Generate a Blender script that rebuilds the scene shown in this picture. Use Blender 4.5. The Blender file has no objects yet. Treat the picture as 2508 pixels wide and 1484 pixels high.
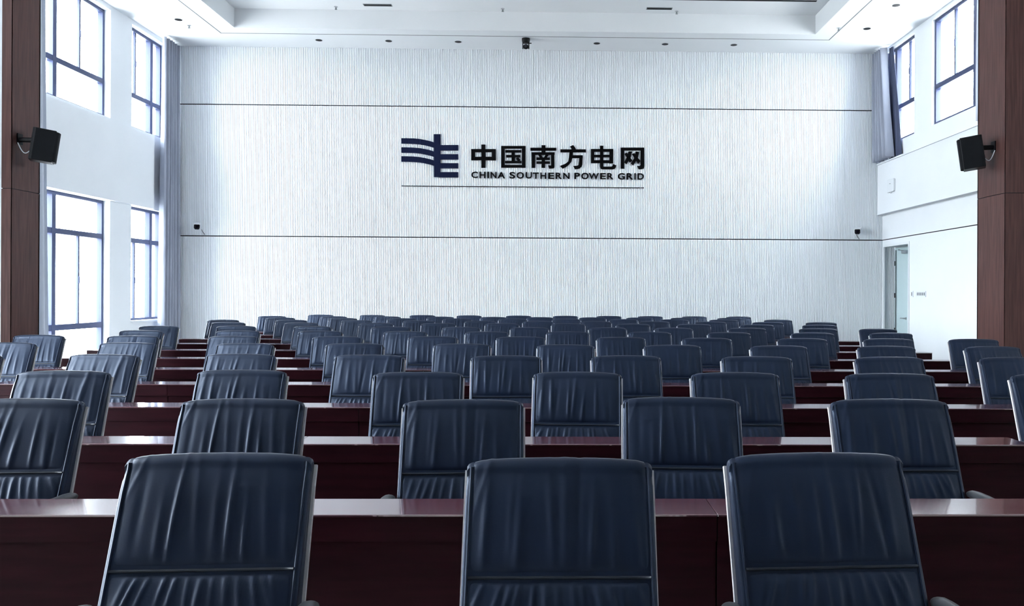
import bpy, math, random
from mathutils import Vector, Matrix

R = math.radians
SC = bpy.context.scene
COL = SC.collection

# ------------------------------------------------------------------ camera
cam_data = bpy.data.cameras.new('camera')
cam_data.sensor_width = 36.0
cam_data.lens = 1934.0 * 36.0 / 2508.0
cam_data.shift_x = -149.0 / 2508.0
cam_data.shift_y = -23.6 / 2508.0
cam_data.clip_end = 200
cam = bpy.data.objects.new('camera', cam_data)
COL.objects.link(cam)
cam.matrix_world = (Matrix.Translation((0, 0, 1.469)) @ Matrix.Rotation(R(-1.15), 4, 'Z')
                    @ Matrix.Rotation(R(90), 4, 'X') @ Matrix.Rotation(0.005, 4, 'Z'))
SC.camera = cam

# ------------------------------------------------------------------ light: overcast daylight through the windows
SKY = 50.0
world = bpy.data.worlds.new('sky'); SC.world = world
world.use_nodes = True
bg = world.node_tree.nodes['Background']
wnt = world.node_tree                       # overcast sky above, pale sunlit paving below the horizon
tcw = wnt.nodes.new('ShaderNodeTexCoord'); sxyz = wnt.nodes.new('ShaderNodeSeparateXYZ'); rmp = wnt.nodes.new('ShaderNodeValToRGB')
wnt.links.new(tcw.outputs['Generated'], sxyz.inputs[0])
mad = wnt.nodes.new('ShaderNodeMath'); mad.operation = 'MULTIPLY_ADD'; mad.inputs[1].default_value = .5; mad.inputs[2].default_value = .5
wnt.links.new(sxyz.outputs['Z'], mad.inputs[0]); wnt.links.new(mad.outputs[0], rmp.inputs['Fac'])
rmp.color_ramp.elements[0].position = .485; rmp.color_ramp.elements[0].color = (.36, .37, .37, 1)
rmp.color_ramp.elements[1].position = .505; rmp.color_ramp.elements[1].color = (.90, .95, 1.0, 1)
wnt.links.new(rmp.outputs['Color'], bg.inputs['Color'])
bg.inputs['Strength'].default_value = SKY

SC.view_settings.view_transform = 'Standard'
SC.view_settings.look = 'None'
SC.view_settings.exposure = 0.0
SC.view_settings.gamma = 1.0
SC.view_settings.use_curve_mapping = False
SC.cycles.use_denoising = True
SC.cycles.max_bounces = 10
SC.cycles.diffuse_bounces = 6
SC.cycles.glossy_bounces = 4
SC.cycles.transparent_max_bounces = 12
SC.cycles.caustics_reflective = False
SC.cycles.caustics_refractive = False
SC.cycles.sample_clamp_indirect = 6.0

# window bays along both side walls (y from, y to)
BAYS = [(15.27, 16.62), (11.70, 14.55), (3.60, 6.40), (0.50, 3.00)]  # last two are unseen left-wall bays, added to light the front rows
RBAYS = BAYS[:2]
XL, XR = -8.15, 6.95          # inner faces of the upper side walls
LOW_Z = (0.30, 3.11)          # lower windows, left wall only
UP_Z = (4.62, 6.58)
CEIL = 6.66

def portal(x, y0, y1, z0, z1, inward):
    l = bpy.data.lights.new('window_daylight', 'AREA')
    l.shape = 'RECTANGLE'; l.size = y1 - y0; l.size_y = z1 - z0
    l.cycles.is_portal = True
    o = bpy.data.objects.new('window_daylight', l); COL.objects.link(o)
    o.location = (x, (y0 + y1) / 2, (z0 + z1) / 2)
    o.rotation_euler = (R(90), 0, R(-90) if inward < 0 else R(90))
    return o
for a, b in BAYS:
    portal(XL - 0.34, a, b, LOW_Z[0], LOW_Z[1], 1)
    portal(XL - 0.34, a, b, UP_Z[0], UP_Z[1], 1)
    if (a, b) in RBAYS: portal(XR + 0.29, a, b, UP_Z[0], UP_Z[1], -1)

# ------------------------------------------------------------------ materials
def mat(name, color, rough=0.5, metal=0.0, spec=0.5, coat=0.0, coat_rough=0.1):
    m = bpy.data.materials.new(name); m.use_nodes = True
    b = m.node_tree.nodes['Principled BSDF']
    b.inputs['Base Color'].default_value = (*color, 1)
    b.inputs['Roughness'].default_value = rough
    b.inputs['Metallic'].default_value = metal
    b.inputs['Specular IOR Level'].default_value = spec
    b.inputs['Coat Weight'].default_value = coat
    b.inputs['Coat Roughness'].default_value = coat_rough
    return m
def nodes(m):
    nt = m.node_tree
    return nt, nt.nodes['Principled BSDF'], (lambda t: nt.nodes.new(t)), nt.links.new
def noise_tint(m, ca, cb, scale, stretch=(1, 1, 1), bump=0.0, bump_scale=None, detail=4, rand=False, dist=0.002):
    nt, b, N, L = nodes(m)
    tc = N('ShaderNodeTexCoord'); mp = N('ShaderNodeMapping'); mp.inputs['Scale'].default_value = stretch
    L(tc.outputs['Object'], mp.inputs['Vector'])
    vec = mp.outputs['Vector']
    if rand:
        oi = N('ShaderNodeObjectInfo'); ad = N('ShaderNodeVectorMath'); ad.operation = 'ADD'
        sc = N('ShaderNodeMath'); sc.operation = 'MULTIPLY'; sc.inputs[1].default_value = 37.0
        L(oi.outputs['Random'], sc.inputs[0]); L(sc.outputs[0], ad.inputs[1]); L(vec, ad.inputs[0])
        vec = ad.outputs[0]
    nz = N('ShaderNodeTexNoise'); nz.inputs['Scale'].default_value = scale; nz.inputs['Detail'].default_value = detail
    L(vec, nz.inputs['Vector'])
    cr = N('ShaderNodeValToRGB')
    cr.color_ramp.elements[0].position = 0.3; cr.color_ramp.elements[1].position = 0.7
    cr.color_ramp.elements[0].color = (*ca, 1); cr.color_ramp.elements[1].color = (*cb, 1)
    L(nz.outputs['Fac'], cr.inputs['Fac']); L(cr.outputs['Color'], b.inputs['Base Color'])
    if bump:
        n2 = nz
        if bump_scale:
            n2 = N('ShaderNodeTexNoise'); n2.inputs['Scale'].default_value = bump_scale; n2.inputs['Detail'].default_value = 3
            L(vec, n2.inputs['Vector'])
        bp = N('ShaderNodeBump'); bp.inputs['Strength'].default_value = bump; bp.inputs['Distance'].default_value = dist
        L(n2.outputs['Fac'], bp.inputs['Height']); L(bp.outputs['Normal'], b.inputs['Normal'])
    return m

M = {}
M['paint'] = noise_tint(mat('white_paint', (.8, .8, .8), .6), (.85, .88, .91), (.88, .91, .94), 1.5)
M['ceiling'] = noise_tint(mat('ceiling_paint', (.8, .8, .8), .7), (.82, .85, .87), (.86, .88, .90), .8)
M['slat'] = noise_tint(mat('white_slats', (.8, .8, .8), .6), (.87, .90, .93), (.90, .93, .96), 1.2, (1, 1, .3))
M['groove'] = mat('dark_groove', (.004, .005, .008), .6, spec=.1)
M['floor'] = noise_tint(mat('floor_tile', (.5, .5, .5), .25), (.50, .49, .47), (.58, .57, .55), .7)
M['stage'] = noise_tint(mat('stage_panel', (.2, .1, .08), .5), (.12, .11, .11), (.15, .14, .14), 3, (6, 6, .5))
M['wood'] = noise_tint(mat('pillar_veneer', (.15, .08, .07), .45, spec=.18), (.048, .020, .018), (.088, .040, .035), 5, (9, 9, .45), .15, rand=True)
M['mahogany'] = noise_tint(mat('mahogany_front', (.02, .006, .008), .38, spec=.07), (.013, .0026, .0050), (.024, .0050, .0085), 6, (.6, 5, 5), rand=True)
M['desk_top'] = noise_tint(mat('lacquered_top', (.05, .014, .018), .18, spec=.8, coat=1.0, coat_rough=.05), (.085, .022, .032), (.13, .038, .05), 5, (.5, 6, 6), rand=True)
M['leather'] = noise_tint(mat('blue_black_leather', (.02, .03, .05), .43, spec=.42), (.0030, .0064, .0175), (.0056, .0108, .0275), 4, (1, 1, 1), .25, 160, rand=True, dist=.0008)
M['leather'].node_tree.nodes['Principled BSDF'].inputs['Specular Tint'].default_value = (.60, .74, 1, 1)
M['desk_top'].node_tree.nodes['Principled BSDF'].inputs['Coat IOR'].default_value = 2.8
M['piping'] = mat('leather_piping', (.004, .009, .018), .45)
M['chrome'] = mat('chrome', (.97, .97, .98), .35, metal=.35)
M['arm_pad'] = mat('arm_pad', (.03, .033, .04), .45)
M['frame'] = mat('window_frame', (.028, .038, .09), .45, spec=.25)
M['black'] = noise_tint(mat('black_plastic', (.01, .01, .012), .45, spec=.15), (.002, .0025, .004), (.004, .005, .007), 8)
M['grille'] = mat('speaker_grille', (.003, .0035, .005), .7, spec=.1)
M['white_plastic'] = mat('white_plastic', (.82, .85, .88), .35)
M['steel'] = mat('brushed_steel', (.55, .57, .60), .3, metal=1.0)
M['curtain'] = noise_tint(mat('curtain_cloth', (.5, .53, .6), .85), (.25, .275, .34), (.33, .355, .43), 3, (1, 1, .3), .3, 90)
M['lining'] = mat('curtain_lining', (.035, .045, .09), .8)
M['sheer'] = noise_tint(mat('sheer_curtain', (.7, .72, .78), .9), (.62, .66, .74), (.72, .76, .84), 3, (1, 1, .3))
M['door'] = noise_tint(mat('door_leaf', (.55, .66, .68), .45), (.48, .60, .62), (.54, .66, .68), 1.0)
M['emblem'] = mat('emblem_navy', (.0006, .003, .020), .5, spec=.1)
M['sign_black'] = mat('sign_black', (.001, .001, .0015), .7, spec=.05)
M['dark_lens'] = mat('dark_lens', (.006, .006, .014), .08)
M['vent'] = mat('vent_metal', (.16, .18, .19), .5)

def glass_material():
    m = bpy.data.materials.new('window_glass'); m.use_nodes = True
    nt = m.node_tree; nt.nodes.clear()
    out = nt.nodes.new('ShaderNodeOutputMaterial'); mx = nt.nodes.new('ShaderNodeMixShader')
    tr = nt.nodes.new('ShaderNodeBsdfTransparent'); gl = nt.nodes.new('ShaderNodeBsdfGlossy'); lw = nt.nodes.new('ShaderNodeLayerWeight'); pw = nt.nodes.new('ShaderNodeMath'); pw.operation = 'POWER'; pw.inputs[1].default_value = 5.0
    fr = nt.nodes.new('ShaderNodeMath'); fr.operation = 'MULTIPLY_ADD'; fr.inputs[1].default_value = .9; fr.inputs[2].default_value = .03
    lw.inputs['Blend'].default_value = .5; nt.links.new(lw.outputs['Facing'], pw.inputs[0]); nt.links.new(pw.outputs[0], fr.inputs[0])
    tr.inputs['Color'].default_value = (.95, .97, .98, 1); gl.inputs['Roughness'].default_value = .02
    nt.links.new(fr.outputs[0], mx.inputs[0]); nt.links.new(tr.outputs[0], mx.inputs[1])
    nt.links.new(gl.outputs[0], mx.inputs[2]); nt.links.new(mx.outputs[0], out.inputs[0])
    return m
M['glass'] = glass_material()

# ------------------------------------------------------------------ mesh helpers
class MB:
    def __init__(s): s.v = []; s.f = []
    def add(s, vs, fs):
        n = len(s.v); s.v += [tuple(p) for p in vs]; s.f += [tuple(i + n for i in f) for f in fs]; return s
    def box(s, x0, x1, y0, y1, z0, z1):
        return s.add([(x0, y0, z0), (x1, y0, z0), (x1, y1, z0), (x0, y1, z0), (x0, y0, z1), (x1, y0, z1), (x1, y1, z1), (x0, y1, z1)],
                     [(0, 3, 2, 1), (4, 5, 6, 7), (0, 1, 5, 4), (1, 2, 6, 5), (2, 3, 7, 6), (3, 0, 4, 7)])
    def prism_xz(s, pts, y0, y1):          # polygon in the XZ plane, thick along Y
        n = len(pts)
        vs = [(x, y0, z) for x, z in pts] + [(x, y1, z) for x, z in pts]
        fs = [tuple(range(n)), tuple(range(2 * n - 1, n - 1, -1))] + [(i, i + n, (i + 1) % n + n, (i + 1) % n) for i in range(n)]
        return s.add(vs, fs)
    def prism_yz(s, pts, x0, x1):          # polygon in the YZ plane, thick along X
        n = len(pts)
        vs = [(x0, y, z) for y, z in pts] + [(x1, y, z) for y, z in pts]
        fs = [tuple(range(n)), tuple(range(2 * n - 1, n - 1, -1))] + [(i, i + n, (i + 1) % n + n, (i + 1) % n) for i in range(n)]
        return s.add(vs, fs)
    def lathe(s, prof, center, axis='Z', n=20):   # prof: (radius, height)
        c = Vector(center); vs = []; fs = []
        for r, h in prof:
            for k in range(n):
                a = 2 * math.pi * k / n
                p = (r * math.cos(a), r * math.sin(a), h)
                if axis == 'Y': p = (p[0], p[2], p[1])
                if axis == 'X': p = (p[2], p[0], p[1])
                vs.append(tuple(c + Vector(p)))
        for i in range(len(prof) - 1):
            for k in range(n):
                k2 = (k + 1) % n
                fs.append((i * n + k, i * n + k2, (i + 1) * n + k2, (i + 1) * n + k))
        fs.append(tuple(range(n - 1, -1, -1))); fs.append(tuple(range((len(prof) - 1) * n, len(prof) * n)))
        return s.add(vs, fs)
    def tube(s, pts, r, n=8):
        pts = [Vector(p) for p in pts]; vs = []; fs = []
        up = None
        for i, p in enumerate(pts):
            d = (pts[min(i + 1, len(pts) - 1)] - pts[max(i - 1, 0)]).normalized()
            if up is None: up = Vector((1, 0, 0)) if abs(d.x) < .9 else Vector((0, 1, 0))
            a = d.cross(up).normalized(); b = d.cross(a).normalized()
            up = -b
            for k in range(n):
                t = 2 * math.pi * k / n
                vs.append(tuple(p + a * (r * math.cos(t)) + b * (r * math.sin(t))))
        for i in range(len(pts) - 1):
            for k in range(n):
                k2 = (k + 1) % n
                fs.append((i * n + k, i * n + k2, (i + 1) * n + k2, (i + 1) * n + k))
        fs.append(tuple(range(n))); fs.append(tuple(range(len(pts) * n - 1, (len(pts) - 1) * n - 1, -1)))
        return s.add(vs, fs)
    def bar_yz(s, path, x0, x1, t):        # flat bar following a path in the YZ plane
        pts = [Vector((0, a, b)) for a, b in path]; L = []; Q = []
        for i, p in enumerate(pts):
            d = (pts[min(i + 1, len(pts) - 1)] - pts[max(i - 1, 0)]).normalized()
            nrm = Vector((0, -d.z, d.y))
            L.append(p + nrm * t / 2); Q.append(p - nrm * t / 2)
        vs = []; fs = []
        for a, b in zip(L, Q):
            vs += [(x0, a.y, a.z), (x1, a.y, a.z), (x1, b.y, b.z), (x0, b.y, b.z)]
        for i in range(len(pts) - 1):
            for k in range(4):
                k2 = (k + 1) % 4
                fs.append((4 * i + k, 4 * i + k2, 4 * i + 4 + k2, 4 * i + 4 + k))
        fs.append((3, 2, 1, 0)); e = 4 * (len(pts) - 1); fs.append((e, e + 1, e + 2, e + 3))
        return s.add(vs, fs)
    def mesh(s, name, m, smooth=None):
        me = bpy.data.meshes.new(name); me.from_pydata(s.v, [], s.f); me.update()
        if smooth is not None:
            me.polygons.foreach_set('use_smooth', [True] * len(me.polygons))
            if smooth < 179: me.set_sharp_from_angle(angle=R(smooth))
        me.materials.append(m); return me
    def obj(s, name, m, parent=None, smooth=None, bevel=0):
        return put(name, s.mesh(name, m, smooth), parent, bevel=bevel)

def put(name, me, parent=None, loc=(0, 0, 0), bevel=0):
    o = bpy.data.objects.new(name, me); COL.objects.link(o); o.location = loc
    if parent: o.parent = parent
    if bevel:
        b = o.modifiers.new('bevel', 'BEVEL'); b.width = bevel; b.segments = 2; b.limit_method = 'ANGLE'
    return o
def tag(o, label=None, cat=None, group=None, kind=None):
    if label: o['label'] = label
    if cat: o['category'] = cat
    if group: o['group'] = group
    if kind: o['kind'] = kind
    return o
def empty(name, loc=(0, 0, 0), rz=0):
    o = bpy.data.objects.new(name, None); COL.objects.link(o); o.location = loc; o.rotation_euler = (0, 0, rz)
    o.empty_display_size = .1; return o
def clone(o, parent=None):
    c = o.copy(); COL.objects.link(c)
    if parent: c.parent = parent
    for ch in list(o.children): clone(ch, c)
    return c

BACK = 16.90
# ------------------------------------------------------------------ structure
tag(MB().box(-8.6, 7.6, -4, 17.2, -.1, 0).obj('floor', M['floor']), kind='structure')
# ceiling with a recessed tray
CX0, CX1, CY0, CY1, TZ = -6.37, 5.13, -3.0, 15.66, 7.04
c = MB().box(-8.5, CX0, -4, 17.1, CEIL, CEIL + .08).box(CX1, 7.4, -4, 17.1, CEIL, CEIL + .08)
c.box(CX0, CX1, CY1, 17.1, CEIL, CEIL + .08).box(CX0, CX1, -4, CY0, CEIL, CEIL + .08)
c.box(CX0 - .05, CX0, CY0, CY1, CEIL + .08, TZ).box(CX1, CX1 + .05, CY0, CY1, CEIL + .08, TZ)
c.box(CX0, CX1, CY1, CY1 + .05, CEIL + .08, TZ).box(CX0, CX1, CY0 - .05, CY0, CEIL + .08, TZ)
c.box(CX0 - .05, CX1 + .05, CY0 - .05, CY1 + .05, TZ, TZ + .08)
tag(c.obj('ceiling', M['ceiling']), kind='structure')
# shadow-gap line round the soffit, and the dark slot across the tray
sl = MB(); a0, a1, b1 = -6.78, 5.53, 15.98
sl.box(a0, a1, b1, b1 + .022, CEIL - .003, CEIL + .004)
sl.box(a0, a0 + .022, -2.5, b1, CEIL - .003, CEIL + .004).box(a1 - .022, a1, -2.5, b1, CEIL - .003, CEIL + .004)
tag(sl.obj('trim_1', M['vent']), kind='structure')
tag(MB().box(-1.2, 4.9, 14.86, 14.93, TZ - .004, TZ + .004).obj('trim_2', M['groove']), kind='structure')

# left wall: piers between windows, spandrels, head
OX = XL - .35
w = MB(); ys = [-4.0] + [t for b in sorted(BAYS) for t in b] + [17.1]
for i in range(0, len(ys), 2): w.box(OX, XL, ys[i], ys[i + 1], 0, CEIL)
for a, b in BAYS:
    w.box(OX, XL, a, b, 0, .89 if a > 15 else LOW_Z[0]); w.box(OX, XL, a, b, LOW_Z[1], UP_Z[0]); w.box(OX, XL, a, b, UP_Z[1], CEIL)
tag(w.obj('wall_left', M['paint']), kind='structure')
# projecting beam band along the left wall with a thin lower lip
tag(MB().box(XL, XL + .06, -4, 16.0, 3.16, 4.56).box(XL, XL + .075, -4, 16.0, 3.115, 3.16).obj('trim_3', M['paint']), kind='structure')

# right wall
OXR = XR + .35
w = MB()
ys = [-4.0] + [t for b in sorted(RBAYS) for t in b] + [17.1]
for i in range(0, len(ys), 2): w.box(XR, OXR, ys[i], ys[i + 1], 4.28, CEIL)
for a, b in RBAYS: w.box(XR, OXR, a, b, 4.28, UP_Z[0]); w.box(XR, OXR, a, b, UP_Z[1], CEIL)
w.box(6.89, OXR, -4, 17.1, 3.18, 4.28)                       # band that steps forward
DY0, DY1, DZ = 15.60, 16.78, 2.49
RX = 7.0
w.box(RX, OXR, -4, DY0, 0, 2.638).box(RX, OXR, DY0, DY1, DZ, 2.638)
w.box(RX, RX + .02, DY1, 16.86, 0, DZ).box(RX, OXR, DY1, 16.86, DZ, 2.638)
w.box(RX, OXR, -4, 17.1, 2.656, 3.18).box(RX + .012, OXR, -4, 17.1, 2.638, 2.656)
w.box(7.28, OXR, DY0, 16.9, 0, DZ)
tag(w.obj('wall_right', M['paint']), kind='structure')
tag(MB().box(RX + .004, RX + .012, -4, 16.88, 2.638, 2.656).obj('trim_4', M['groove']), kind='structure')
tag(MB().box(6.862, 6.89, -4, 16.85, 4.25, 4.28).box(6.865, 6.89, -4, 16.85, 3.18, 3.20).obj('trim_5', M['paint']), kind='structure')

# back wall: backing board plus fluted panels in three tiers
tiers = [(0.0, 2.636), (2.658, 5.424), (5.446, CEIL)]
wb = tag(MB().box(-8.5, 7.4, BACK, BACK + .2, 0, CEIL).obj('wall_back', M['paint']), kind='structure')
tag(MB().box(-8.3, 7.27, BACK - .012, BACK, 2.63, 2.664).box(-8.3, 7.0, BACK - .012, BACK, 5.418, 5.452).obj('trim_6', M['groove']), kind='structure')
PITCH, NSL = .0372, 30
for z0, z1 in tiers:
    mb = MB(); mb.box(0.001, PITCH * NSL - .001, -.014, 0, z0, z1)
    for k in range(NSL):
        x = k * PITCH + .0056
        mb.add([(x, -.014, z0), (x + .004, -.030, z0), (x + .022, -.030, z0), (x + .026, -.014, z0),
                (x, -.014, z1), (x + .004, -.030, z1), (x + .022, -.030, z1), (x + .026, -.014, z1)],
               [(0, 1, 5, 4), (1, 2, 6, 5), (2, 3, 7, 6), (4, 5, 6, 7), (0, 3, 2, 1)])
    me = mb.mesh('wall_panel', M['slat'])
    for k in range(14):
        x = -8.34 + k * PITCH * NSL
        put('wall_panel', me, wb, (x, BACK, 0))

# wall behind the camera (stage side)
tag(MB().box(-8.5, 7.3, -4.2, -4, 0, CEIL).obj('wall_front', M['stage']), kind='structure')

# ------------------------------------------------------------------ windows
def window(n, x, side, a, b, z0, z1, transom, thick, thin, rail=None, low=True):
    """x: plane of the glass; side: +1 room lies towards +x.  thick / thin: mullion positions along y"""
    f = .055; d0, d1 = x - .045, x + .045
    fr = MB()
    fr.box(d0, d1, a, a + f, z0, z1).box(d0, d1, b - f, b, z0, z1)
    fr.box(d0, d1, a + f, b - f, z0, z0 + f).box(d0, d1, a + f, b - f, z1 - f, z1)
    o = tag(fr.obj('window_%d' % n, M['frame']), kind='structure')
    tag(o, 'dark framed window')
    MB().box(d0, d1, a + f, b - f, transom - .045, transom + .045).obj('transom', M['frame'], o)
    cols = [a + f]
    for t in thick:
        MB().box(d0 - .004, d1 + .004, t - .05, t + .05, z0 + f, z1 - f).obj('mullion', M['frame'], o); 
    zr = [(z0 + f, transom - .045), (transom + .045, z1 - f)]
    if rail:
        MB().box(d0, d1, a + f, b - f, rail - .05, rail + .05).obj('bottom_rail', M['frame'], o)
        zr = [(z0 + f, rail - .05), (rail + .05, transom - .045), (transom + .045, z1 - f)]
    edges = [a + f] + [e for t in thick for e in (t - .05, t + .05)] + [b - f]
    sash_row = 1 if (rail or not low) else 0       # the row with sliding sashes
    if not rail and low: sash_row = 0
    for i in range(0, len(edges), 2):
        y0, y1 = edges[i], edges[i + 1]
        for r, (q0, q1) in enumerate(zr):
            cuts = [t for t in thin if y0 < t < y1 and r == sash_row]
            ee = [y0] + cuts + [y1]
            for t in cuts:
                MB().box(x - .02, x + .02, t - .02, t + .02, q0, q1).obj('meeting_stile', M['frame'], o)
                hx = x + .035 * side
                MB().box(min(x + .02 * side, hx), max(x + .02 * side, hx), t - .012, t + .012, (q0 + q1) / 2 - .06, (q0 + q1) / 2 + .06).obj('latch', M['frame'], o)
            for j in range(len(ee) - 1):
                MB().box(x - .004, x + .004, ee[j] - .005, ee[j + 1] + .005, q0 - .005, q1 + .005).obj('pane', M['glass'], o)
    return o
wn = 1
for i, (a, b) in enumerate(BAYS):
    if i == 0: thick, thin = [16.22], [15.66]
    else:
        m = a + (b - a) * .502; thick, thin = [m], [a + (b - a) * .25, a + (b - a) * .757]
    window(wn, XL - .16, 1, a, b, UP_Z[0], UP_Z[1], 5.28, thick, thin, None, False); wn += 1
    if i == 0: window(wn, XL - .16, 1, a, b, .89, LOW_Z[1], 2.46, thick, thin, None, True)
    else: window(wn, XL - .16, 1, a, b, LOW_Z[0], LOW_Z[1], 2.46, thick, thin, .86, True)
    wn += 1
    if (a, b) not in RBAYS: continue
    window(wn, XR + .10, -1, a, b, UP_Z[0], UP_Z[1], 5.33, thick, thin, None, False); wn += 1
# white sills
s = MB()
for a, b in BAYS:
    z = .89 if a > 15 else LOW_Z[0]
    s.box(XL - .11, XL + .03, a, b, z - .03, z + .012)
tag(s.obj('trim_7', M['white_plastic']), kind='structure')

# ------------------------------------------------------------------ door in the right wall
dr = tag(MB().box(7.225, 7.265, 16.13, 16.68, 0.01, 2.42).obj('door_1', M['door']), kind='structure')
MB().box(7.215, 7.27, 16.68, 16.74, 0, 2.47).box(7.215, 7.27, DY0, 16.68, 2.42, 2.47).obj('door_frame', M['door'], dr)
MB().box(7.205, 7.216, 16.665, 16.70, 0, 2.42).obj('door_gap', M['vent'], dr)
MB().box(7.225, 7.265, DY0 - .1, 16.12, 0.01, 2.42).obj('side_leaf', M['door'], dr)
for z in (.72, 1.46, 2.14):
    MB().lathe([(.014, -.05), (.014, .05)], (7.20, 16.69, z), n=10).obj('hinge', M['black'], dr)
MB().lathe([(.026, 0), (.026, .012)], (7.212, 16.20, .985), 'X', 14).tube([(7.21, 16.20, .985), (7.17, 16.20, .985), (7.16, 16.22, .985), (7.16, 16.33, .985)], .010).obj('door_handle', M['steel'], dr)
MB().box(7.16, 7.225, 16.06, 16.30, 2.33, 2.39).tube([(7.18, 16.25, 2.395), (7.14, 16.38, 2.41), (7.2, 16.5, 2.43)], .008).obj('door_closer', M['steel'], dr)
# white architrave round the opening
tag(MB().box(RX - .012, RX, DY0 - .05, DY0, 0, DZ + .05).box(RX - .012, RX, DY1, DY1 + .05, 0, DZ + .05).box(RX - .012, RX, DY0, DY1, DZ, DZ + .05).obj('trim_8', M['white_plastic']), kind='structure')

# ------------------------------------------------------------------ pillars clad in wood veneer
def pillar(xin, xwall, y0, y1, front, label):
    s = 1 if xwall > xin else -1            # direction from the room towards the wall
    o = empty('pillar', ((xin + xwall) / 2, (y0 + y1) / 2, 0)); tag(o, label, 'pillar', 'wood clad pillars')
    cx, cy = o.location.x, o.location.y
    def bx(a, b, c, d, e, f): return MB().box(min(a, b) - cx, max(a, b) - cx, c - cy, d - cy, e, f)
    bx(xin + .02 * s, xwall, y0 + .02, y1 - .02, 0, CEIL).obj('plaster_core', M['paint'], o)
    bx(xin + .006 * s, xin + .018 * s, y0 + .006, y1 - .006, .02, CEIL - .02).box(min(xin + .01 * s, xin + (front - .01) * s) - cx, max(xin + .01 * s, xin + (front - .01) * s) - cx, y0 + .006 - cy, y0 + .018 - cy, .02, CEIL - .02).obj('backing', M['groove'], o)
    g = .004
    for z0, z1 in ((0, 2.668), (2.676, 5.2), (5.208, CEIL)):
        bx(xin, xin + .019 * s, y0 + g, y1, z0, z1).obj('wood_panel', M['wood'], o)
        bx(xin, xin + front * s, y0, y0 + .019, z0, z1).obj('wood_panel', M['wood'], o)
        bx(xin, xin + .10 * s, y1 - .019, y1, z0, z1).obj('wood_panel', M['wood'], o)
    return o
pillar(-6.43, -8.12, 9.42, 9.94, .11, 'wood-veneer pillar on the left, beside the tall windows, holding a black loudspeaker')
pillar(5.25, 6.89, 9.15, 9.77, 1.55, 'wide wood-veneer pillar on the right, nearest the door side, holding a black loudspeaker')

# ------------------------------------------------------------------ loudspeakers on brackets
def speaker(loc, tilt, yaw, xw, label):
    """yaw turns the front (local +Y); xw: x distance from the cabinet centre to the pillar face"""
    o = empty('loudspeaker', loc); tag(o, label, 'loudspeaker', 'wall loudspeakers')
    rot = Matrix.Rotation(R(yaw), 4, 'Z') @ Matrix.Rotation(R(-tilt), 4, 'X')
    def rt(m): m.v = [tuple(rot @ Vector(q)) for q in m.v]; return m
    w, h, d = .22, .385, .27
    pr = [(-w / 2 + .02, -d / 2), (w / 2 - .02, -d / 2), (w / 2, -d / 2 + .03), (w / 2, d / 2 - .03), (-w / 2, d / 2 - .03), (-w / 2, -d / 2 + .03)]
    n = len(pr); mb = MB()
    mb.add([(a, b, -h / 2) for a, b in pr] + [(a, b, h / 2) for a, b in pr], [tuple(range(n - 1, -1, -1)), tuple(range(n, 2 * n))] + [(i, (i + 1) % n, (i + 1) % n + n, i + n) for i in range(n)])
    rt(mb).obj('cabinet', M['black'], o, bevel=.006)
    g = MB(); k = 9; pts = []                      # bowed front grille
    for q in range(k):
        a = -1 + 2 * q / (k - 1); pts.append((a * w / 2 * .97, d / 2 - .03 + .035 * (1 - a * a) ** .5))
    m = len(pts)
    g.add([(a, b, -h / 2 + .012) for a, b in pts] + [(a, b, h / 2 - .012) for a, b in pts],
          [tuple(range(m)), tuple(range(2 * m - 1, m - 1, -1))] + [(i, i + m, (i + 1) % m + m, (i + 1) % m) for i in range(m)])
    rt(g).obj('grille', M['grille'], o)
    rt(MB().box(-.05, .05, -d / 2 - .004, -d / 2, -.12, -.05)).obj('terminal_plate', M['grille'], o)
    b = empty('wall_bracket'); b.parent = o
    p0 = rot @ Vector((0, -d / 2 + .01, .045)); s = 1 if xw > 0 else -1
    MB().tube([tuple(p0), (xw - .045 * s, p0.y - .005, p0.z + .004), (xw - .012 * s, p0.y - .005, p0.z + .004)], .030, 12).obj('arm', M['black'], b)
    MB().box(min(xw - .014 * s, xw), max(xw - .014 * s, xw), p0.y - .05, p0.y + .04, p0.z - .055, p0.z + .075).obj('wall_plate', M['black'], b)
    c0 = rot @ Vector((0, -d / 2, -.085)); pts = []
    for q in range(11):
        u = q / 10
        pts.append((lerp(xw - .02 * s, c0.x, u), lerp(p0.y - .06, c0.y - .01, u), lerp(p0.z - .04, c0.z, u) - .07 * math.sin(math.pi * u)))
    MB().tube(pts, .005, 6).obj('cable', M['white_plastic'], b)
    return o
lerp = lambda a, b, t: a + (b - a) * t
speaker((-6.165, 9.62, 3.205), 7.5, -63, -.265, 'black loudspeaker bracketed to the left wood pillar, tilted downward')
speaker((5.005, 9.46, 3.185), 7.5, 63, .245, 'black loudspeaker bracketed to the right wood pillar, tilted downward')

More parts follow.
